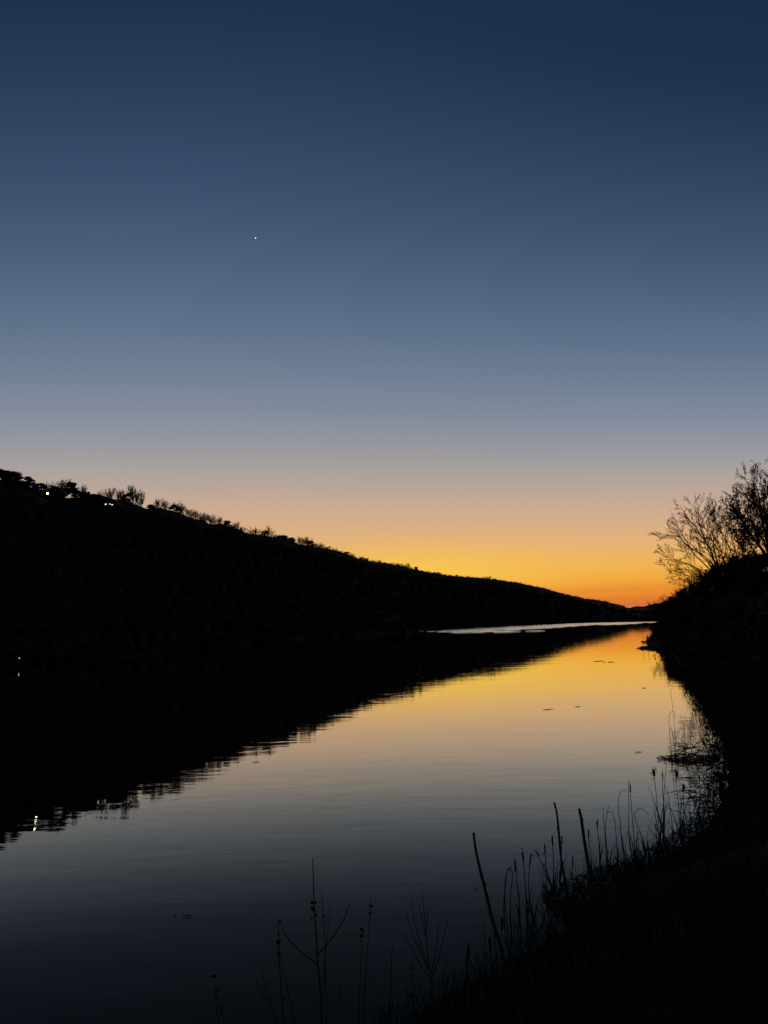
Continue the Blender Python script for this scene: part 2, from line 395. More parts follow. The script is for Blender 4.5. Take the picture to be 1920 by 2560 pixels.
for me in bpy.data.meshes: pass
def crown_w(me):
    q = sorted(abs(v.co.x) for v in me.vertices); return q[int(len(q) * .965)] * 2
CW = {}
def ridge_tree(kind, px, top, w, label, group=None, i=0, name=None, sink=5, Doff=0):
    lib = dict(B=BARE, P=PINE, S=BUSH, M=MOP)[kind]; tr, cr = lib[i % len(lib)]
    D = interp(RD, px) + Doff; base = pt(px, ridge_y(px) + sink, D); tip = pt(px, top, D)
    H = max(1.0, tip.z - base.z); W = w / FPX * D * (1.1 if kind in 'BS' else .98)
    if cr.name not in CW: CW[cr.name] = crown_w(cr)
    nm = name or dict(B='bare_tree', P='pine_tree', M='pine_tree', S='evergreen_shrub')[kind]
    t = empty(nm, base, label, 'tree' if kind != 'S' else 'shrub', group)
    t.scale = (W / CW[cr.name], W / CW[cr.name], H / 10.0); t.rotation_euler = (0, 0, i * 1.7)
    add('trunk', tr, t); add('crown', cr, t)
    return t
RT = [
 ('P', -12, 1171, 70, 'broad black evergreen at the extreme left end of the ridge'),
 ('P', 28, 1176, 46, 'tall rounded evergreen with the highest crown on the left ridge'),
 ('P', 70, 1189, 33, 'rounded evergreen on the ridge standing just right of the highest crown'),
 ('P', 50, 1205, 40, 'lower dark evergreen filling the dip between the two rounded leftmost crowns'),
 ('P', 101, 1207, 28, 'small loose evergreen left of the lit window among the ridge trees'),
 ('P', 137, 1214, 26, 'dark evergreen directly above the yellow lit window on the ridge'),
 ('S', 146, 1229, 30, 'dark shrub hiding the right end of the cottage with the yellow window'),
 ('B', 154, 1203, 56, 'wide leafless tree whose twigs touch the mop topped pine from the left'),
 ('M', 178, 1203, 26, 'slender mop topped pine with bare lower trunk left of the ridge house'),
 ('P', 191, 1224, 20, 'low evergreen bough leaning right beside the mop topped pine'),
 ('B', 207, 1213, 24, 'slim leafless tree just left of the house chimney on the ridge'),
 ('B', 250, 1228, 14, 'faint thin leafless tree rising behind the house roof ridge'),
 ('B', 273, 1221, 30, 'fan shaped leafless tree standing behind the lower end of the house roof'),
 ('B', 299, 1226, 20, 'thin leafless tree between the house and the biggest bare tree'),
 ('S', 298, 1246, 18, 'small round dark shrub at the right foot of the house roof'),
 ('B', 333, 1219, 60, 'biggest leafless tree on the ridge, a broad fan right of the house'),
 ('S', 316, 1231, 22, 'dark ivy like evergreen mass in front of the biggest bare tree'),
 ('B', 353, 1242, 18, 'short leafless tree at the right edge of the biggest bare tree'),
 ('M', 378, 1261, 26, 'low flat topped evergreen alone in the gap right of the biggest bare tree'),
 ('B', 396, 1249, 16, 'left one of the twin narrow leafless trees right of the flat topped evergreen'),
 ('B', 411, 1249, 17, 'right one of the twin narrow leafless trees right of the flat topped evergreen'),
 ('S', 436, 1262, 32, 'dense dark shrub heading the row of leafless trees below the twin trees'),
 ('B', 448, 1257, 34, 'leafless tree spreading above the dense dark shrub next to the twin trees'),
 ('B', 468, 1272, 28, 'dense twiggy tree where the ridge steps down right of the dark shrub'),
 ('B', 490, 1277, 25, 'pale open leafless tree following the dense twiggy tree down the ridge'),
 ('B', 511, 1284, 24, 'leafless tree in the middle of the downhill row right of the pale open one'),
 ('S', 503, 1297, 18, 'small low evergreen under the downhill row of leafless trees'),
 ('B', 529, 1289, 26, 'twiggy tree with a light gap beneath it in the downhill row'),
 ('B', 548, 1293, 24, 'leafless tree just left of the dark topped shrub in the downhill row'),
 ('S', 567, 1300, 26, 'dark topped shrub ending the thick downhill row of leafless trees'),
 ('B', 589, 1307, 24, 'leafless tree right of the dark topped shrub, before the open gap in the ridge'),
 ('B', 603, 1318, 18, 'last small twiggy tree before the open treeless gap of the ridge'),
 ('B', 638, 1320, 28, 'first twiggy tree after the treeless gap of the ridge'),
 ('S', 660, 1326, 24, 'blocky dark shrub right of the first tree after the treeless gap'),
 ('B', 671, 1317, 20, 'faint wispy leafless tree sticking up behind the blocky dark shrub'),
 ('B', 686, 1336, 18, 'low wispy tree between the blocky shrub and the domed evergreen'),
 ('P', 705, 1337, 28, 'domed evergreen clump midway down the ridge'),
 ('P', 728, 1343, 18, 'smaller evergreen attached to the right of the domed clump'),
 ('B', 751, 1343, 26, 'left tree of the pair of pale leafless domes midway down the ridge'),
 ('B', 766, 1343, 24, 'right tree of the pair of pale leafless domes midway down the ridge'),
 ('P', 775, 1350, 17, 'dark rounded evergreen hugging the pair of pale leafless domes'),
 ('B', 790, 1357, 22, 'low bare tree right after the dark rounded evergreen beside the pale domes'),
 ('B', 1020, 1408, 12, 'spiky leafless tree sticking up alone over the yellow glow'),
 ('P', 1041, 1416, 12, 'small spiky evergreen just right of the lone leafless tree over the yellow glow'),
 ('P', 1096, 1430, 12, 'dark knob of an evergreen pair on the ridge right of the yellow glow'),
 ('S', 1142, 1437, 13, 'blunt dark crown at the step of the ridge over the bright far water'),
]
for n_, (k, px, top, w_, lab) in enumerate(RT):
    ridge_tree(k, px, top, w_, lab, 'trees along the ridge top', i=n_, Doff=-24 if 'hiding' in lab else 0)
SM = [(805, 1362, 20), (820, 1366, 16), (834, 1370, 18), (852, 1377, 14), (866, 1379, 16), (880, 1384, 14), (903, 1391, 12), (913, 1393, 14), (931, 1400, 14), (948, 1400, 12), (962, 1405, 12), (978, 1407, 14),
      (992, 1408, 14), (1003, 1409, 12), (1012, 1412, 12), (1030, 1419, 10), (1052, 1426, 12), (1064, 1427, 14), (1074, 1429, 12), (1086, 1430, 12), (1108, 1435, 12), (1124, 1437, 12), (1155, 1440, 14), (1168, 1440, 14), (1184, 1442, 12),
      (1197, 1443, 12), (1210, 1442, 12), (1222, 1441, 16), (1236, 1446, 12), (1250, 1450, 10), (1261, 1451, 8), (1275, 1453, 8), (1292, 1455.5, 10), (1301, 1459, 8), (1318, 1462, 8), (1340, 1467, 10), (1356, 1471, 8), (1368, 1474, 8), (1372, 1475, 6), (1385, 1478, 8), (1399, 1481, 5), (1404, 1482, 5), (1409, 1483, 5), (1425, 1489, 9), (1440, 1492, 8), (1462, 1497, 10), (1483, 1500, 10), (1505, 1504, 10), (1520, 1508, 8)]
ZONES = [(870, 'right of the pale leafless domes'), (985, 'left of the yellowest glow'), (1100, 'under the yellowest glow'), (1245, "above the pale strip's left half"),
         (1360, "above the pale strip's middle"), (1450, 'near the end of the ridge'), (1600, 'where the ridge meets the bend')]
ORD = ['first', 'second', 'third', 'fourth', 'fifth', 'sixth', 'seventh', 'eighth', 'ninth']
cnt = {}
for n_, (px, top, w_) in enumerate(SM):
    k = 'B' if n_ % 3 != 1 else ('S' if n_ % 2 else 'P'); z = [q for q in ZONES if px < q[0]][0][1]; kk = (k == 'B', z); cnt[kk] = cnt.get(kk, 0) + 1
    ridge_tree(k, px, top, w_, ORD[cnt[kk] - 1] + ' tiny ' + ('twiggy' if k == 'B' else 'round') + ' treetop from the left, ' + z, 'tiny trees on the lower ridge', i=n_, sink=3.5, name='ridge_tree')
# low scrub that makes the ridge line uneven
sc = MB(); rnd = random.Random(8)
for _ in range(2600):
    px = rnd.uniform(-60, 1560); D = interp(RD, px); u = D / FPX
    gap = 605 < px < 630 or 345 < px < 395
    p = pt(px, ridge_y(px) + rnd.uniform(-1.2, 2) - (rnd.uniform(0, 13) * max(0, 1 - abs(px - 10) / 120) if px < 130 else 0), D + rnd.uniform(-6, 4)); s_ = rnd.uniform(1.2, 3.6) * max(u, .2) * (.45 if gap else 1) * (1.5 if px < 140 else 1)
    sc.blob(p, (s_ * 1.3, s_ * 1.3, s_), rnd)
    for _k in range(10):
        sc.tri(p + Vector((rnd.gauss(0, s_), rnd.gauss(0, s_), abs(rnd.gauss(0, s_ * .9)))), s_ * .3, rnd)
tag(sc.obj('ridge_scrub', M['canopy']), label='low dark scrub along the top of the left ridge', cat='scrub', kind='stuff')

# ------------------------------------------------------------------ houses on the ridge
def house(px0, px1, D, eave_py, top_py, label, roof_pts=None):
    pass
D = interp(RD, 245) - 14
hx = pt(248, 1266, D); pxm = D / FPX
hr = empty('ridge_house', Vector((hx.x, hx.y, hx.z - 2.5)), 'dark house on the ridge with long sloping roof, chimney block and two lit windows', 'house')
b = MB(); b.box((0, 0, 2.0), (84 * pxm, 7, 4.4), 0); b.obj('wall', M['wall'], hr)
L = 96 * pxm; z0 = 3.4
def zz(py): return pt(248, py, D).z - hr.location.z
def xx(px): return (px - 248) * pxm * 1.0
b = MB()
prof_r = [(228, 1266), (228, 1247), (236, 1241.5), (243, 1239), (252, 1240.5), (268, 1245), (282, 1251), (297, 1260), (297, 1266)]
for y_ in (-3.9, 3.9):
    for px, py in prof_r: b.v.append(Vector((xx(px), y_, zz(py))))
n = len(prof_r)
b.f.append(tuple(range(n))); b.f.append(tuple(range(n, 2 * n))[::-1])
for i in range(n): b.f.append((i, (i + 1) % n, n + (i + 1) % n, n + i)[::-1])
rf = b.obj('roof', M['roof'], hr)
b = MB(); 
pr = [(209.5, 1268), (209.5, 1237), (213, 1232.5), (225, 1233.5), (230, 1237.5), (233, 1242), (233, 1268)]
for y_ in (-3.2, 3.2):
    for px, py in pr: b.v.append(Vector((xx(px), y_, zz(py))))
n = len(pr); b.f.append(tuple(range(n))); b.f.append(tuple(range(n, 2 * n))[::-1])
for i in range(n): b.f.append((i, (i + 1) % n, n + (i + 1) % n, n + i)[::-1])
b.obj('gable_wing', M['wall'], hr)
b = MB(); b.box((xx(222), 0, zz(1232.5)), (.7, .7, 1.0)); b.obj('chimney', M['wall'], rf)
for (px, py, w_, h_, mm) in ((274.5, 1266.3, 4.2, 3.0, 'warm'), (284, 1266, 3.0, 2.0, 'white'), (289.5, 1268, 4.6, 2.2, 'white')):
    b = MB(); b.box((xx(px), -3.98, zz(py)), (w_ * pxm, .1, h_ * pxm)); wd = b.obj('window', M['metal'], hr)
    b = MB(); b.box((xx(px), -4.06, zz(py)), (w_ * pxm * .86, .06, h_ * pxm * .86)); b.obj('pane', M['white' if mm == 'white' else 'dim'], wd)
D = interp(RD, 130) - 16; hx = pt(128, 1240, D)
pxm = D / FPX
h2 = empty('cottage', Vector((hx.x, hx.y, hx.z - 2.2)), 'small dark house hidden under evergreens with a single yellow lit window', 'house')
b = MB(); b.box((0, 0, 1.5), (5.5, 5, 3.2)); b.obj('wall', M['wall'], h2)
b = MB(); b.v = [Vector(v) for v in ((-3.1, -2.9, 2.9), (3.1, -2.9, 2.9), (3.1, 2.9, 2.9), (-3.1, 2.9, 2.9), (-3.1, 0, 4.0), (3.1, 0, 4.0))]
b.f = [(0, 1, 5, 4), (2, 3, 4, 5), (0, 4, 3), (1, 2, 5), (0, 3, 2, 1)]; b.obj('roof', M['roof'], h2)
zz2 = pt(129, 1237.4, D).z - h2.location.z
b = MB(); b.box((.1, -2.56, zz2), (.5, .1, .54)); wd = b.obj('window', M['metal'], h2)
b = MB(); b.box((.1, -2.64, zz2), (.40, .06, .42)); b.obj('pane', M['warm'], wd)
# lamp by the left shore
D = 138; lp = pt(48.3, 1645.5, D)
sl = empty('shore_lamp', Vector((lp.x, lp.y, 0.0)), 'small white lamp burning low on the dark left shore', 'lamp')
b = MB(); b.tube([Vector((0, 0, -.3)), Vector((0, 0, lp.z - .08))], .05, 6); b.obj('post', M['metal'], sl)
b = MB(); b.tube([Vector((0, 0, lp.z - .08)), Vector((0, 0, lp.z + .1))], [.10, .07], 8); b.obj('lantern', M['lamp'], sl, smooth=False)
# planet
pp = ray(639, 595) * 9000 + Vector((0, 0, CAM_H))
b = MB(); b.blob((0, 0, 0), (5.6, 5.6, 5.6), random.Random(2)); o = b.obj('planet', M['planet']); o.location = pp
tag(o, 'single bright planet shining in the blue dusk sky', 'planet')
# channel marker
mk = onz(1354, 1566.5)
t = empty('channel_marker', mk, 'tiny dark marker post standing in the pale strip of far water', 'marker')
b = MB(); b.tube([Vector((0, 0, -.5)), Vector((0, 0, 1.9))], [.22, .12], 6); b.obj('post', M['metal'], t)
b = MB(); b.tube([Vector((0, 0, -.1)), Vector((0, 0, .5)), Vector((0, 0, .7))], [.7, .6, .2], 8); b.obj('float', M['metal'], t)

# ------------------------------------------------------------------ right bank
BANKPX = [(1690, 1551.5), (1668, 1553.5), (1652, 1556), (1636, 1562), (1622, 1572), (1636, 1583), (1628, 1594), (1614, 1604), (1640, 1618), (1662, 1632), (1692, 1652), (1722, 1690), (1750, 1740), (1782, 1800), (1812, 1870), (1826, 1930), (1815, 1990), (1785, 2040),
          (1735, 2092), (1665, 2142), (1580, 2182), (1500, 2222), (1450, 2262), (1440, 2310), (1365, 2355), (1230, 2420), (1040, 2530)]
bank = [onz(x, y) for x, y in BANKPX][::-1]
bank = [Vector((-150, -60, 0)), Vector((-40, -9, 0)), Vector((-14, 1.5, 0)), Vector((-5, 6.3, 0)), Vector((-1.5, 8.2, 0))] + bank
NIN = Vector((.8, -.6, 0))
HP = [(-30, -3), (-6, -1.2), (-2, -.5), (-.5, -.18), (0, 0), (.35, .13), (1, .34), (2, .75), (3.5, 1.35), (5.5, 2.2), (8, 3.1), (11, 3.55), (16, 4.2), (28, 4.9), (50, 6.5), (90, 10), (180, 14), (400, 16)]
st = []
for a, b_ in zip(bank, bank[1:]):
    L = (b_ - a).length; n = max(2, min(14, int(L / 1.2)))
    for i in range(n): st.append(a.lerp(b_, i / n))
st.append(bank[-1])
g = MB(); NO = len(HP)
for s_ in st:
    for o_, z in HP:
        p = s_ + NIN * o_
        amp = .0 if o_ < .3 else min(.22, .05 + o_ * .03)
        p = Vector((p.x, p.y, z + amp * noise.noise(Vector((p.x * .7, p.y * .7, 1)))))
        if 0 <= o_ < 3: p += Vector((noise.noise(Vector((p.x, p.y, 9))), noise.noise(Vector((p.x, p.y, 19))), 0)) * .18
        g.v.append(p)
for i in range(len(st) - 1):
    for j in range(NO - 1):
        k = i * NO + j; g.f.append((k, k + 1, k + NO + 1, k + NO))
tag(g.obj('river_bank', M['soil'], smooth=True), kind='structure')
def bank_pos(rnd, dmin, dmax, omin, omax):
    while True:
        s_ = st[rnd.randrange(len(st))]; D_ = math.hypot(s_.x, s_.y)
        if s_.y > 3 and dmin < D_ < dmax: break
    o_ = rnd.uniform(omin, omax); p = s_ + NIN * o_; p = p + Vector((rnd.gauss(0, .3), rnd.gauss(0, .3), 0)) * min(1, D_ * .05); p.z = interp(HP, o_); return p, D_
# crown-like brush on the bank (stuff) ------------------------------------------------
br = MB(); rnd = random.Random(21)
def brush_clump(mb, c_, s, n, rnd, leaf):
    for _ in range(n):
        v = Vector((rnd.gauss(0, 1), rnd.gauss(0, 1), rnd.gauss(0, 1))).normalized() * rnd.uniform(.3, 1.25) ** .7
        mb.tri(c_ + Vector((v.x * s, v.y * s, v.z * s * .9)), leaf * rnd.uniform(.6, 1.2), rnd)
for _ in range(1500):
    a = rnd.randrange(len(st)); s_ = st[a]; D_ = math.hypot(s_.x, s_.y)
    if s_.y < 5 or D_ < 22 or D_ > 900: continue
    o_ = rnd.uniform(.3, 10) if D_ < 70 else (rnd.uniform(.5, 26) if rnd.random() < .6 else rnd.uniform(8, 60))
    p = s_ + NIN * o_ + Vector((0, 0, interp(HP, o_)))
    s = rnd.uniform(.5, 1.3) * (1 if D_ < 80 else 1.6)
    if D_ > 60 and o_ < 6:
        for _k in range(5):
            s2 = rnd.uniform(.35, .8); o2 = rnd.uniform(.1, 5); q = s_ + NIN * o2 + Vector((0, 0, interp(HP, o2) + s2 * .3)); brush_clump(br, q, s2 * 1.3, 30, rnd, .15)
    if o_ > 3.5: br.blob(p, (s * .8, s * .8, s * .8), rnd)
    if D_ > 70 and o_ > 8:
        for _k in range(3): br.blob(p + Vector((rnd.gauss(0, 2), rnd.gauss(0, 2), rnd.uniform(.5, 3.2))), (1.2, 1.2, 1.1), rnd)
    brush_clump(br, p + Vector((0, 0, s * .3)), s, 70 if D_ < 60 else 40, rnd, .14 if D_ < 60 else .25)
tag(br.obj('brush', M['leaf']), label='tangled dark brush covering the right bank', cat='brush', kind='stuff')

# shrubs whose outline steps up the right skyline
SHR = [(1668, 1493, 26, 190, 'small twiggy shrub ending the right bank thicket beside the river bend'),
       (1684, 1481, 30, 180, 'round shrub next to the leftmost twiggy shrub of the thicket'),
       (1702, 1471, 34, 172, 'leafy shrub on the thicket outline below the lowest bare branches'),
       (1722, 1458, 40, 160, 'dense shrub under the middle of the drooping bare branches'),
       (1745, 1447, 44, 150, 'larger dense shrub where the thicket outline steepens'),
       (1776, 1412, 50, 140, 'big dark shrub wrapped round the foot of the fan of bare limbs'),
       (1806, 1384, 64, 135, 'tall dark shrub between the bare fan and the tallest tree'),
       (1848, 1374, 80, 128, 'wide dark shrub in front of the tallest tree at the right edge'),
       (1900, 1364, 92, 120, 'black shrub cut by the right frame edge under the tallest tree')]
def ground_z(p):
    best = 1e9; off = 0
    for s_ in st:
        d = p - s_; o_ = d.x * NIN.x + d.y * NIN.y; e = (d - NIN * o_); L = math.hypot(e.x, e.y)
        if L < best: best = L; off = o_
    return interp(HP, off)
for i, (px, top, w_, D, lab) in enumerate(SHR):
    rnd = random.Random(200 + i); tip = pt(px, top, D); W = w_ / FPX * D; gz = ground_z(Vector((tip.x, tip.y, 0)))
    H = tip.z - gz
    t = empty('shrub', Vector((tip.x, tip.y, gz)), lab, 'shrub', 'shrubs of the right bank thicket')
    tw = MB(); fo = MB()
    for k in range(6):
        a = rnd.random() * 6.28; d = Vector((math.cos(a) * .5, math.sin(a) * .5, 1.2))
        twigs(tw, Vector((0, 0, 0)), d, H * .62, .07, 3, rnd, 0, .03, .6, 3, 4)
    sc = H * 1.0 / max(v.z for v in tw.v)
    for v in tw.v: v.z *= sc
    for k in range(48):
        a = rnd.random() * 6.28; z = rnd.random() ** 1.0 * .86; q = math.sqrt(rnd.random()) * W * .62 * math.sqrt(max(.1, 1 - (z / 1.0) ** 2.0)); s = W * rnd.uniform(.12, .20) + .25
        c_ = Vector((math.cos(a) * q, math.sin(a) * q, z * H))
        fo.blob(c_, (s * .62, s * .62, s * .58), rnd)
        brush_clump(fo, c_, s * 1.25, 150, rnd, .15)
    if px > 1700:
        for k in range(22):
            a = rnd.random() * 6.28; q = rnd.random() * W * .5; r3 = rnd.uniform(.16, .24) * W
            fo.blob((math.cos(a) * q, math.sin(a) * q, rnd.uniform(0, .62) * H), (r3, r3, r3 * .8), rnd)
    tw.obj('branches', M['twig'], t); fo.obj('foliage', M['leaf'], t)

# --- tree with bare limbs fanning over the water
def limb(mb, p0, p1, r0, rnd, lev=3, bow=.08, leaves=None, minr=.022, dens=1.0):
    L = (p1 - p0).length; n = 9
    ax = (p1 - p0) / L; side = ax.cross(Vector((rnd.gauss(0, .3), 1, rnd.gauss(0, .3)))).normalized() * (bow * L * rnd.choice((-1, 1)))
    side2 = Vector((0, 1, 0)) * L * rnd.uniform(-.12, .12)
    pts = []
    for i in range(n + 1):
        t = i / n; q = p0.lerp(p1, t) + (side + side2) * math.sin(math.pi * t) + Vector((rnd.gauss(0, 1), rnd.gauss(0, 1), rnd.gauss(0, 1))) * L * .008 * (0 < i < n)
        pts.append(q)
    mb.tube(pts, [max(minr, r0 * (1 - .82 * i / n)) for i in range(n + 1)], 5, cap=False)
    for k in range(int(11 * dens)):
        f = rnd.uniform(.22, .98) * n; i = min(int(f), n - 1); q = pts[i].lerp(pts[i + 1], f - i); base = (pts[i + 1] - pts[i]).normalized()
        sd = Vector((rnd.gauss(0, 1), rnd.gauss(0, .7), rnd.gauss(0, 1))); sd = (sd - base * sd.dot(base)).normalized()
        twigs(mb, q, base + sd * rnd.uniform(.4, .9), L * rnd.uniform(.14, .30) * (1.15 - f / n * .6), max(minr, r0 * .33 * (1 - .6 * f / n)), lev - 1, rnd, -.01, minr, .6, 3, 4, leaves, 3)
def limb_tree(name, hub, limbs, D, lab, r0=.17, seed=1, leafp=None, trunk_to=None, dens=1.0, lev=3, minr=.022):
    rnd = random.Random(seed); H0 = pt(hub[0], hub[1], D); gz = ground_z(Vector((H0.x, H0.y, 0))); base = Vector((H0.x, H0.y, gz))
    t = empty(name, base, lab, 'tree', 'bare trees on the right bank')
    tm = MB(); tm.tube([Vector((.3, 0, -.5)), Vector((.1, 0, (H0.z - gz) * .5)), H0 - base], [r0 * 2.0, r0 * 1.6, r0 * 1.3], 7); tm.obj('trunk', M['bark'], t)
    lv = MB()
    for (px, py, rr) in limbs:
        mb = MB(); p1 = pt(px, py + (14 if leafp and leafp[0] > .4 else 0), D + rnd.uniform(-5, 4)) - base; h0 = (H0 - base) - Vector((0, 0, rnd.uniform(0, .22) * (H0.z - gz)))
        limb(mb, h0, p1, r0 * rr, rnd, lev, .06, (lv, leafp[0], leafp[1]) if leafp else None, minr, dens); mb.obj('limb', M['bark'], t)
    if lv.f: lv.obj('dead_leaves', M['leaf'], t)
limb_tree('spreading_tree', (1800, 1432), [(1641, 1331, .9), (1643, 1372, .8), (1660, 1318, .9), (1683, 1292, 1), (1698, 1262, 1), (1733, 1256, 1), (1760, 1262, .9), (1788, 1262, .9), (1812, 1270, .9), (1661, 1415, .7), (1672, 1436, .6), (1690, 1449, .6), (1655, 1392, .7), (1715, 1300, .7), (1745, 1330, .8)],
          130, 'leafless tree with bare limbs fanning left over the orange sky', .12, 4, (.10, .13), lev=3, minr=.022, dens=.85)
limb_tree('leafy_tree', (1925, 1395), [(1855, 1176, 1), (1878, 1182, 1), (1902, 1180, 1), (1922, 1170, 1), (1835, 1222, .9), (1826, 1246, .9), (1822, 1268, .8), (1850, 1205, .9), (1812, 1290, .8), (1870, 1240, .8), (1895, 1225, .9), (1950, 1180, 1), (1845, 1300, .8), (1880, 1290, .8)],
          118, 'tallest right bank tree, twigs still carrying a few dead leaves', .16, 9, (.5, .15), dens=1.3, minr=.026)
limb_tree('spreading_tree', (1850, 1430), [(1752, 1290, .9), (1770, 1275, .9), (1795, 1285, .9), (1835, 1275, .9), (1860, 1290, .8), (1790, 1330, .8), (1760, 1345, .7), (1880, 1310, .8), (1905, 1300, .8)],
          140, 'shorter bare tree filling the space between the fan and the tallest tree', .12, 14, (.2, .13), dens=.9, minr=.03)

# ------------------------------------------------------------------ reeds and cattails
def smooth_path(px_pts, D0, D1=None, n=4):
    D1 = D0 if D1 is None else D1; P = []
    m = len(px_pts)
    for i in range(m - 1):
        a, b = px_pts[i], px_pts[i + 1]; p_ = px_pts[max(i - 1, 0)]; q_ = px_pts[min(i + 2, m - 1)]
        for j in range(n):
            t = j / n
            def cr(k): return .5 * ((2 * a[k]) + (-p_[k] + b[k]) * t + (2 * p_[k] - 5 * a[k] + 4 * b[k] - q_[k]) * t * t + (-p_[k] + 3 * a[k] - 3 * b[k] + q_[k]) * t ** 3)
            P.append((cr(0), cr(1), (i + t) / (m - 1)))
    P.append((*px_pts[-1], 1))
    return [pt(x, y, lerp(D0, D1, t)) for x, y, t in P]
def blade(mb, pts, w, rnd):
    """a folded narrow leaf along a path"""
    n = len(pts); b = len(mb.v)
    for i, p in enumerate(pts):
        d = (pts[min(i + 1, n - 1)] - pts[max(i - 1, 0)]).normalized(); u = d.cross(Vector((.25, 1, 0))).normalized(); t = i / (n - 1)
        ww = w * (.5 + .5 * math.sin(math.pi * min(1, .25 + t * .75))) * (1 - t ** 3 * .9)
        mb.v += [p - u * ww, p + d.cross(u) * ww * .5, p + u * ww]
    for i in range(n - 1):
        k = b + 3 * i; mb.f += [(k, k + 1, k + 4, k + 3), (k + 1, k + 2, k + 5, k + 4)]
def cattail(px, lab, head=None, D=None, r=.006, hr=.014, leaves=2, name='cattail', fluff=0, seed=0, cat='cattail', leafpx=None):
    """px: pixel path from foot to tip; head: fraction of path where the seed head starts"""
    rnd = random.Random(900 + seed)
    if D is None: f = onz(*px[0]); D = math.hypot(f.x, f.y)
    pts = smooth_path(px, D); base = pts[0].copy(); t = empty(name, base, lab, cat, 'dry reeds and cattails at the water edge')
    loc = [p - base for p in pts]
    loc = [Vector((loc[0].x, loc[0].y, loc[0].z - .35))] + loc
    n = len(loc); hi = None
    if head is not None: hi = max(1, min(n - 2, int(head * (n - 1))))
    mb = MB(); mb.tube(loc, [r * (1 - .5 * i / n) for i in range(n)], 5); mb.obj('stem', M['straw'], t)
    if head is not None:
        # fixed head length at the top of the path
        a = loc[-1]; d = (loc[-1] - loc[-2]).normalized(); Lh = rnd.uniform(.13, .19); tip = .03
        hm = MB(); q = [a - d * (tip + Lh), a - d * (tip + Lh * .93), a - d * (tip + Lh * .5), a - d * (tip + Lh * .07), a - d * tip]
        hm.tube(q, [.004, hr, hr * 1.05, hr, .004], 8)
        for _ in range(fluff): hm.tri(q[2] + Vector((rnd.gauss(0, .03), rnd.gauss(0, .03), rnd.gauss(0, Lh * .45))), .022, rnd)
        hm.obj('seed_head', M['head'], t, smooth=True)
    H = (loc[-1] - loc[1]).length
    for k in range(leaves):
        a = rnd.random() * 6.28; L = H * rnd.uniform(.45, .85); d = Vector((math.cos(a) * .16, math.sin(a) * .16, 1)); P = [Vector((0, 0, -.1))]
        kink = rnd.random() < .45; droop = rnd.uniform(.02, .10)
        for s_ in range(9):
            d = d + Vector((math.cos(a), math.sin(a), -.5)) * droop * (1.4 if s_ > 5 else .5)
            if kink and s_ == 6: d = Vector((math.cos(a) * .8, math.sin(a) * .8, -.9))
            d.normalize(); P.append(P[-1] + d * L / 9)
        lm = MB(); blade(lm, P, .0105, rnd); lm.obj('leaf', M['straw'], t)
    return t
CT = [
 ([(1300, 2300), (1297, 2240), (1290, 2185), (1287, 2146)], .8, 'upright cattail first left in the cluster beyond the long leaning stalk'),
 ([(1317, 2298), (1314, 2220), (1309, 2160), (1306, 2126)], .8, 'cattail with slim head directly right of the first one in that cluster'),
 ([(1334, 2302), (1323, 2240), (1322, 2190), (1328, 2130)], .8, 'bent cattail whose stem bows left before rising, beside the drooping head'),
 ([(1384, 2226), (1366, 2185), (1346, 2140), (1336, 2122)], .8, 'cattail with its short head drooping to the left on an arched stem'),
 ([(1367, 2232), (1366, 2190), (1363, 2140), (1362, 2107)], .8, 'straight cattail rising from the tip of the floating litter'),
 ([(1382, 2220), (1384, 2170), (1382, 2120), (1380, 2086)], .75, 'thick headed cattail close left of the middle leaning stalk'),
 ([(1398, 2203), (1403, 2150), (1404, 2120), (1405, 2089)], .8, 'short cattail half hidden right behind the middle leaning stalk'),
 ([(1430, 2186), (1431, 2165), (1432, 2150), (1433, 2136)], .6, 'very short cattail between the two thick leaning stalks'),
 ([(1480, 2170), (1476, 2130), (1472, 2100), (1472, 2071)], .75, 'cattail just right of the forked thick stalk'),
 ([(1499, 2158), (1498, 2110), (1494, 2075), (1493, 2047)], .8, 'lone slender cattail between the forked stalk and the paired reeds'),
 ([(1588, 2142), (1584, 2080), (1578, 2010), (1575, 1957)], .8, 'tallest cattail of the middle clump with a dark square topped head'),
 ([(1649, 2100), (1645, 2040), (1640, 1980), (1633, 1920)], .8, 'tall left leaning cattail with a small head, left of the tattered one'),
 ([(1660, 2088), (1660, 2030), (1657, 1980), (1656, 1926)], .8, 'cattail right beside the tall left leaning one'),
 ([(1700, 2078), (1697, 2020), (1692, 1970), (1691, 1924)], .7, 'tattered cattail with a fat fluffy burst head near the bank'),
 ([(1707, 2068), (1709, 2030), (1709, 1990), (1709, 1958)], .65, 'narrow long headed cattail immediately right of the tattered fluffy one'),
 ([(1642, 2112), (1641, 2090), (1640, 2075), (1637, 2057)], .6, 'stunted cattail in front of the tall left leaning one'),
 ([(1621, 2132), (1621, 2122), (1620, 2112), (1620, 2101)], .6, 'shortest cattail stub at the litter edge below the floating broken head'),
 ([(1746, 2034), (1750, 2000), (1749, 1965), (1748, 1936)], .7, 'cattail closest to the right bank among crossing dead leaves'),
]
for i, (px, hd, lab) in enumerate(CT):
    cattail(px, lab, hd, seed=i, fluff=60 if 'tattered' in lab else 6, hr=.026 if 'tattered' in lab else rnd.uniform(.011, .016), r=.0105, leaves=2 + i % 2)
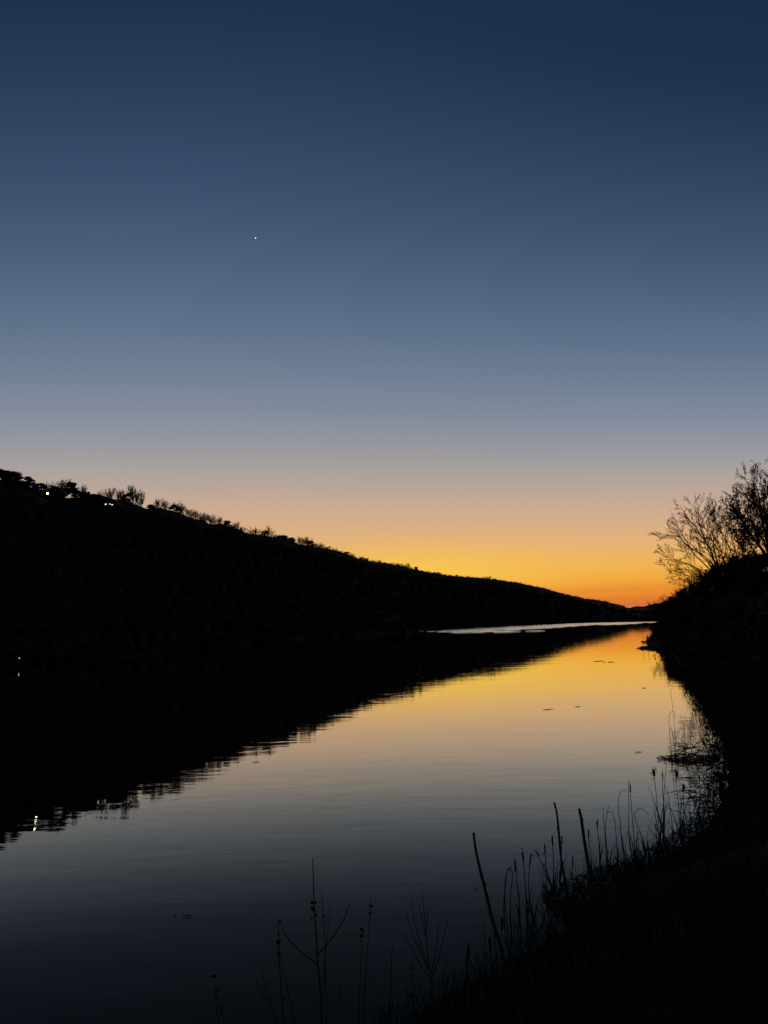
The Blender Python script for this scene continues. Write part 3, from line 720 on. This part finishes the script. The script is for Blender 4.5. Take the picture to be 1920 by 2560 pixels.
RE = [
 ([(1260, 2300), (1262, 2230), (1268, 2180), (1276, 2170), (1283, 2195)], 'dry reed bent over in a hook at the left end of the cluster'),
 ([(1276, 2300), (1276, 2240), (1281, 2200), (1283, 2178)], 'thin straight reed standing inside the hooked one'),
 ([(1517, 2158), (1513, 2100), (1509, 2050), (1508, 2017)], 'thin dark reed at the left of the paired reeds in the middle clump'),
 ([(1522, 2158), (1515, 2100), (1515, 2050), (1523, 2012)], 'reed whose blade tips to the right in the middle clump'),
 ([(1545, 2155), (1541, 2100), (1538, 2060), (1530, 2030), (1516, 2032)], 'reed with its tip folded left between paired reeds and tufted reed'),
 ([(1563, 2152), (1554, 2100), (1551, 2060), (1545, 2010), (1553, 1978), (1566, 1976)], 'tufted reed whose long leaf arches over to the right'),
 ([(1580, 2148), (1572, 2090), (1572, 2020), (1571, 1949)], 'tall bare reed touching the left of the square topped cattail'),
 ([(1616, 2130), (1604, 2090), (1590, 2055), (1588, 2030), (1606, 2022), (1622, 2040)], 'reed sweeping right in a high arch behind the middle clump'),
 ([(1659, 2086), (1658, 2020), (1662, 1960), (1666, 1908)], 'pointed reed blade rising above the right hand cattails'),
 ([(1684, 2080), (1676, 2030), (1670, 1985), (1662, 1960)], 'slanting reed crossing behind the tattered cattail'),
 ([(1728, 2046), (1722, 2010), (1729, 1978), (1742, 1960)], 'curved reed leaning right toward the bank beside the long headed cattail'),
 ([(1680, 1898), (1675, 1840), (1673, 1790), (1684, 1778), (1688, 1800)], 'long thin reed arching over the dark reflection beside the floating mat'),
 ([(1690, 1890), (1688, 1840), (1684, 1790), (1676, 1720)], 'very thin upright reed standing at the back of the floating mat'),
 ([(1728, 1880), (1726, 1850), (1724, 1820), (1728, 1795)], 'short dark reed stub on the right half of the floating mat'),
 ([(1712, 1882), (1712, 1850), (1711, 1822), (1712, 1808)], 'dark dead reed in the middle of the floating mat with knobbed tip'),
 ([(1608, 1622), (1607, 1612), (1606, 1602), (1607, 1588)], 'small far reed at the tip of the dark spit in the orange water'),
 ([(1619, 1618), (1619, 1604), (1618, 1592), (1619, 1585)], 'small far reed nearer the bank on the spit in the orange water'),
]
for i, (px, lab) in enumerate(RE):
    f = onz(*px[0]); Df = math.hypot(f.x, f.y)
    cattail(px, lab, None, name='reed', seed=50 + i, r=max(.0095, Df * .00022), leaves=1 if Df < 40 else 0, cat='reed')
# nearer reeds whose feet stand on the dark slope at the bottom
NR = [([(1236, 2580), (1231, 2500), (1227, 2400), (1224, 2334)], .8, 9.3, 'cattail spear standing left of the foot of the long leaning stalk'),
      ([(1161, 2590), (1163, 2480), (1169, 2390), (1171, 2356)], .8, 9.6, 'short cattail spear alone between the dead bush and the long leaning stalk'),
      ([(1256, 2420), (1255, 2360), (1255, 2320), (1255, 2288)], .7, 11, 'small cattail spear right behind the long leaning stalk'),
      ([(975, 2590), (976, 2464), (979, 2410), (981, 2361)], None, 8.8, 'thin pale reed left of the dead bush near the bottom'),
      ([(1272, 2430), (1270, 2350), (1262, 2240), (1266, 2185), (1280, 2165)], None, 11.3, 'long hooked reed rising in front of the cattail cluster')]
for i, (px, hd, D_, lab) in enumerate(NR):
    cattail(px, lab, hd, D=D_, seed=80 + i, r=.007, leaves=1, name='cattail' if hd else 'reed', cat='cattail' if hd else 'reed')
# a mass of shorter sedge filling the dark edge
sg = MB(); rnd = random.Random(77)
def tuft_blade(p, L, w, lean):
    a = rnd.random() * 6.28; d = Vector((math.cos(a) * lean, math.sin(a) * lean, 1)).normalized(); P = [p]
    for s_ in range(5):
        d = (d + Vector((math.cos(a), math.sin(a), -.3)) * .09 * s_ * rnd.random()).normalized(); P.append(P[-1] + d * L / 5)
    blade(sg, P, w, rnd)
for _ in range(4200):
    p, D_ = bank_pos(rnd, 9, 22, -.25, 3.0)
    if p.y < 6.5: continue
    tuft_blade(p, rnd.uniform(.10, .34), rnd.uniform(.003, .006), rnd.uniform(.3, 1.2))
for _ in range(3200):   # slope in front of the camera
    x = rnd.uniform(-.6, 7); y = rnd.uniform(5.5, 10.8); z = ground_z(Vector((x, y, 0)))
    if z < -.12: continue
    tuft_blade(Vector((x, y, z)), rnd.uniform(.3, 1.15) * (.55 + .45 * min(1, max(0, x / 2.2))), rnd.uniform(.003, .006), rnd.uniform(.05, .35))
for _ in range(4200):
    p, D_ = bank_pos(rnd, 16, 60, -.35, 3)
    tuft_blade(p, rnd.uniform(.15, .5) if D_ < 23 else rnd.uniform(.25, 1.2), .008, rnd.uniform(.1, .6))
for _ in range(420):    # thin sparse reed shoots standing in the shallow edge
    p, D_ = bank_pos(rnd, 12.5, 21, -.55, .6)
    L = rnd.uniform(.3, .95) * rnd.random() ** .3
    tuft_blade(Vector((p.x, p.y, max(p.z, -.05))), L, rnd.uniform(.003, .005), rnd.uniform(.02, .18))
tag(sg.obj('bank_grass', M['straw']), label='dry grass and sedge covering the dark near bank', cat='grass', kind='stuff')

# floating litter: leaves and stems lying on the water
def litter(name, poly, n, size, lab, seed, flat=.02):
    rnd = random.Random(seed); mb = MB(); w0 = [onz(x, y) for x, y in poly]
    xs = [p[0] for p in poly]; ys = [p[1] for p in poly]; k = 0
    while k < n:
        x = rnd.uniform(min(xs), max(xs)); y = rnd.uniform(min(ys), max(ys))
        inside = False; j = len(poly) - 1
        for i in range(len(poly)):
            if (poly[i][1] > y) != (poly[j][1] > y) and x < (poly[j][0] - poly[i][0]) * (y - poly[i][1]) / (poly[j][1] - poly[i][1]) + poly[i][0]: inside = not inside
            j = i
        if not inside: continue
        k += 1; p = onz(x, y, rnd.uniform(.003, flat)); a = rnd.random() * 6.28; L = size * rnd.uniform(.4, 1.3); W = L * rnd.uniform(.15, .5)
        u = Vector((math.cos(a), math.sin(a), rnd.gauss(0, .12))); v = Vector((-math.sin(a), math.cos(a), rnd.gauss(0, .12)))
        b_ = len(mb.v); mb.v += [p - u * L, p - v * W + Vector((0, 0, .006)), p + u * L, p + v * W]; mb.f.append((b_, b_ + 1, b_ + 2, b_ + 3))
    tag(mb.obj(name, M['leaf']), label=lab, cat='debris', kind='stuff')
litter('floating_mat', [(1638, 1895), (1650, 1889), (1672, 1888), (1700, 1882), (1745, 1886), (1800, 1889), (1800, 1903), (1775, 1905), (1745, 1909), (1700, 1908), (1680, 1906), (1668, 1902), (1655, 1900)], 1150, .085, 'ragged raft of dead reeds floating off the right bank', 31, .07)
litter('leaf_litter', [(1352, 2234), (1380, 2222), (1430, 2192), (1500, 2165), (1560, 2150), (1620, 2118), (1700, 2070), (1745, 2025), (1790, 1960), (1880, 1960), (1880, 2300), (1440, 2320), (1372, 2270)], 9500, .055, 'soggy leaf litter fringing the near right bank', 33, .05)
litter('leaf_litter', [(1592, 1622), (1604, 1616), (1625, 1613), (1650, 1616), (1690, 1640), (1670, 1646), (1640, 1626), (1610, 1624)], 1200, .45, 'broken reed litter round the dark spit in the orange water', 35, .12)
litter('leaf_litter', [(1600, 1603), (1625, 1600), (1640, 1604), (1630, 1609), (1610, 1608)], 350, .35, 'narrow strip of reed litter behind the spit', 36, .12)
# crossing dead leaves standing over the mat
cm = MB(); rnd = random.Random(41)
for _ in range(105):
    x = rnd.uniform(1700, 1810); y = rnd.uniform(1872, 1898) if rnd.random() < .5 else rnd.uniform(1905, 2040)
    if y > 1905 and x < 1735: x += 40
    p = onz(x, y); a = rnd.choice((0, math.pi)) + rnd.gauss(0, .5); el = abs(rnd.gauss(.25, .35)); L = rnd.uniform(.3, 1.1); d = Vector((math.cos(a) * math.cos(el), math.sin(a) * math.cos(el), math.sin(el)))
    p = p + Vector((0, 0, rnd.uniform(0, .3)))
    if p.z + d.z * L < .02: continue
    P = [p + d * (L * s_ / 6) + Vector((0, 0, -.35 * L * (s_ / 6) ** 2 + .12 * L * s_ / 6)) for s_ in range(7)]
    P = [Vector((q.x, q.y, max(.01, q.z))) for q in P]
    blade(cm, P, .012, rnd)
tag(cm.obj('fallen_reeds', M['straw']), label='tangle of fallen reed leaves between the floating mat and the bank', cat='reeds', kind='stuff')

# floating twigs and bits out on the water
FT = [(1370, 1773, 26, 'longest of the dark twigs floating on the peach water, right of centre'), (1445, 1766.5, 14, 'short floating twig right of the longest one'), (640, 1905, 16, 'small twig floating near the hill reflection left of centre'),
      (438, 2290, 8, 'speck of debris just left of the flat leaf in the lower left water'), (468, 2290, 20, 'flat curled leaf floating in the lower left water'), (1189, 2222, 9, 'small leaf floating just left of the long leaning stalk'),
      (1596, 1880, 18, 'curved twig floating left of the raft of dead reeds'), (1497, 1653, 26, 'thin dark streak of twig on the far orange water'), (1528, 1655, 16, 'short twig at the right of the thin streak on the far orange water'),
      (1512, 1656.5, 3, 'dark dot of debris between the two far streaks on the orange water'), (1610, 1720, 10, 'tiny twig near the right bank reflection')]
for i, (px, py, L, lab) in enumerate(FT):
    rnd = random.Random(i + 5); p = onz(px, py, .012); D_ = math.hypot(p.x, p.y); Lm = L / FPX * D_
    mb = MB(); P = [Vector(((s_ / 5 - .5) * Lm, rnd.gauss(0, .08) * Lm + (.18 if i % 2 else .3) * Lm * (s_ / 5 - .5), rnd.uniform(0, .012))) for s_ in range(6)]
    mb.tube(P, [max(.008, D_ * .00035) * (1 - .5 * abs(s_ - 2) / 3) for s_ in range(6)], 5)
    if L > 13: mb.tube([P[3], P[3] + Vector((Lm * .2, Lm * .25, .03))], [max(.006, D_ * .0003), .004], 4)
    o = mb.obj('floating_twig', M['bark']); o.location = p; tag(o, lab, 'debris', 'bits of wood and leaf floating on the river')

# ------------------------------------------------------------------ thick leaning stalks in front
def stalk(px, D, rpx, lab, knots=(), seed=0):
    rnd = random.Random(seed); pts = smooth_path(px, D - .6, D, 4); base = pts[0].copy(); gz = ground_z(Vector((base.x, base.y, 0)))
    d = (pts[1] - pts[0]).normalized(); k = (base.z - gz + .1) / max(.2, d.z); base2 = base - d * k
    t = empty('leaning_stalk', base2, lab, 'stalk', 'thick leaning stalks on the near bank')
    loc = [p - base2 for p in pts]; loc = [Vector((0, 0, 0))] + loc; n = len(loc); pm = D / FPX
    rad = [rpx * .88 * pm * (1.15 - .45 * i / (n - 1)) * (1 + .07 * rnd.gauss(0, 1)) for i in range(n)]
    mb = MB(); mb.tube(loc, rad, 9); mb.obj('stem', M['stalk'], t, smooth=True)
    # terminal bud
    e = (loc[-1] - loc[-2]).normalized(); r = rad[-1]; q = loc[-1]
    mb = MB(); mb.tube([q - e * r, q, q + e * 5 * pm, q + e * 10 * pm, q + e * 15 * pm], [r, r * .85, r * 1.35, r * .95, r * .08], 8); mb.obj('bud', M['bud'], t, smooth=True)
    for f, sd in knots:
        x = f * (n - 2) + 1; i = min(int(x), n - 2); q = loc[i].lerp(loc[i + 1], x - i); e = (loc[i + 1] - loc[i]).normalized(); s_ = e.cross(Vector((0, 1, 0))).normalized() * sd
        rr = rad[i]; mb = MB(); mb.tube([q + s_ * rr * .3 - e * rr, q + s_ * rr * .75 + e * rr * .6, q + s_ * rr * 1.35 + e * rr * 2.6], [rr * .6, rr * .65, rr * .12], 6); mb.obj('bud', M['bud'], t, smooth=True)
stalk([(1292, 2520), (1268, 2425), (1253, 2368), (1231, 2299), (1218, 2244), (1200, 2173), (1191, 2132), (1185.5, 2097), (1184.5, 2086)], 5.2, 4.2, 'longest leaning stalk, leftmost of the three thick ones, standing clear of the litter', ((.93, -1), (.55, -1), (.3, 1)), 1)
stalk([(1452, 2440), (1432, 2310), (1412, 2198), (1405, 2161), (1400.5, 2120), (1396, 2070), (1392, 2032), (1387, 2012)], 6.0, 3.5, 'middle of the three thick stalks with a narrow bud tip, tallest in the picture', ((.93, 1), (.7, 1)), 2)
stalk([(1500, 2400), (1484, 2260), (1474, 2180), (1468, 2143), (1461, 2102), (1455.5, 2063), (1452, 2040), (1449, 2026)], 5.6, 4.9, 'right one of the three thick stalks with a forked blunt top', ((.97, 1), (.78, -1), (.9, 1)), 3)

# ------------------------------------------------------------------ slender budded weeds at the bottom
def weed(paths, buds, D, lab, r=1.5, name='budded_weed', cat='weed'):
    foot = smooth_path(paths[0], D - .25, D)[0]; gz = ground_z(Vector((foot.x, foot.y, 0)))
    base = Vector((foot.x, foot.y, gz)); t = empty(name, base, lab, cat, 'slender dead weeds in front of the dark water'); pm = D / FPX
    for i, px in enumerate(paths):
        P = smooth_path(px, D - .25 if i == 0 else D, D)
        if px[0][1] > 2545:
            d = (P[1] - P[0]).normalized(); P = [P[0] - d * ((P[0].z - gz + .05) / max(.3, d.z))] + P
        P = [p - base for p in P]; n = len(P)
        k = 1 if i == 0 else .75
        mb = MB(); mb.tube(P, [r * k * pm * (1.15 - .7 * j / (n - 1)) for j in range(n)], 6); mb.obj('stem' if px[0][1] > 2500 else 'branch', M['stalk'], t, smooth=True)
    for j, (bx, by, s) in enumerate(buds):
        rnd = random.Random(j * 7 + int(bx)); c_ = pt(bx, by, D) - base; mb = MB(); rr = s * pm
        mb.blob(c_, (rr * 1.0, rr * 1.0, rr * .95), rnd)
        for _ in range(3):
            o_ = Vector((rnd.gauss(0, .6), rnd.gauss(0, .6), rnd.gauss(0, .4))) * rr; mb.blob(c_ + o_, (rr * .5, rr * .5, rr * .45), rnd)
        if s > 3: mb.tube([c_, c_ + Vector((rr * rnd.choice((-1.2, 1.2)), 0, rr * .8))], [rr * .6, rr * .25], 5)
        mb.obj('bud', M['bud'], t)
weed([[(805, 2560), (801, 2476), (794, 2404), (790, 2331), (786, 2274), (784, 2216), (782, 2145)], [(794, 2410), (765, 2390), (740, 2368), (720, 2346), (705, 2321)], [(794, 2386), (821, 2356), (847, 2320), (866, 2284), (876, 2255)]],
     [(781, 2257, 4), (789, 2256, 3.6), (784, 2272, 5), (779, 2271, 3), (790, 2288, 3.4), (780, 2295, 3)], 4.2, 'tallest budded weed at the bottom with two side branches spreading like arms', 2.3)
weed([[(817, 2560), (814, 2450), (813, 2360), (808, 2291), (804, 2226)]], [(808, 2290, 3)], 4.5, 'thin weed just right of the tallest one, crossing its right arm', 1.3)
weed([[(803, 2560), (808, 2447), (817, 2355), (823, 2300), (826, 2253)]], [], 4.6, 'thin budless weed leaning right behind the right arm of the tallest one', 1.1)
weed([[(709, 2560), (703, 2470), (697, 2389), (697, 2340), (696, 2297)], [(738, 2560), (718, 2470), (700, 2389), (698, 2360)]], [(699, 2304, 3), (695, 2336, 3), (696, 2355, 6), (697, 2385, 4), (706, 2499, 3.4), (701, 2447, 2.5)], 4.3, 'twin stemmed weed with clustered buds left of the tallest one', 1.5)
weed([[(549, 2560), (540, 2510), (537, 2480), (535, 2443)], [(563, 2560), (550, 2510), (543, 2477)]], [(535, 2441, 5), (539, 2494, 4.5), (543, 2476, 4), (553, 2531, 3)], 4.1, 'shortest budded weed, far left at the bottom edge', 1.3)
weed([[(695, 2560), (676, 2505), (665, 2467), (656, 2435), (652, 2404)], [(681, 2530), (660, 2490), (646, 2465), (641, 2447)]], [], 4.2, 'forked budless weed bowing left between two budded ones', 1.3)
weed([[(908, 2560), (912, 2459), (918, 2380), (923, 2317), (927, 2246)]], [(928, 2266, 4), (926, 2284, 3.6)], 4.7, 'budded weed leaning right, right hand one of the pair right of the tallest weed', 1.3)
weed([[(897, 2560), (901, 2447), (904, 2380), (905, 2315)]], [(905, 2323, 4.5), (905, 2340, 4.2), (901, 2352, 2)], 4.6, 'upright budded weed, left hand one of the pair right of the tallest weed', 1.3)
weed([[(857, 2560), (855, 2534), (849, 2470), (845, 2430)]], [], 4.8, 'faint bare weed stem midway between the tallest weed and the pair', 1.0)
weed([[(1037, 2560), (1034, 2500), (1031, 2450), (1027, 2410)]], [(1029, 2420, 3), (1028, 2440, 3), (1032, 2490, 4.5)], 5.2, 'knobbly weed left of the foot of the dead bush', 1.3)
weed([[(1088, 2560), (1080, 2480), (1073, 2420), (1067, 2353), (1062, 2300), (1055, 2225)], [(1074, 2430), (1060, 2389), (1046, 2340), (1034, 2290), (1030, 2244)], [(1074, 2430), (1050, 2380), (1030, 2330), (1015, 2280)], [(1076, 2450), (1045, 2400), (1015, 2345), (994, 2305)],
      [(1068, 2360), (1058, 2310), (1048, 2260)], [(1078, 2430), (1088, 2390), (1094, 2340), (1096, 2305)], [(1082, 2440), (1100, 2385), (1112, 2330), (1122, 2287)], [(1064, 2330), (1068, 2300), (1068, 2270)]], [], 5.4,
     'dead bush of many upswept hair thin branches right of the pair of weeds', 1.5, 'dead_bush', 'bush')
weed([[(1464, 2570), (1457, 2500), (1446, 2440), (1438, 2399)]], [(1447, 2464, 2.5)], 4.0, 'pale thin stem in the black grass at the bottom right', 1.3)
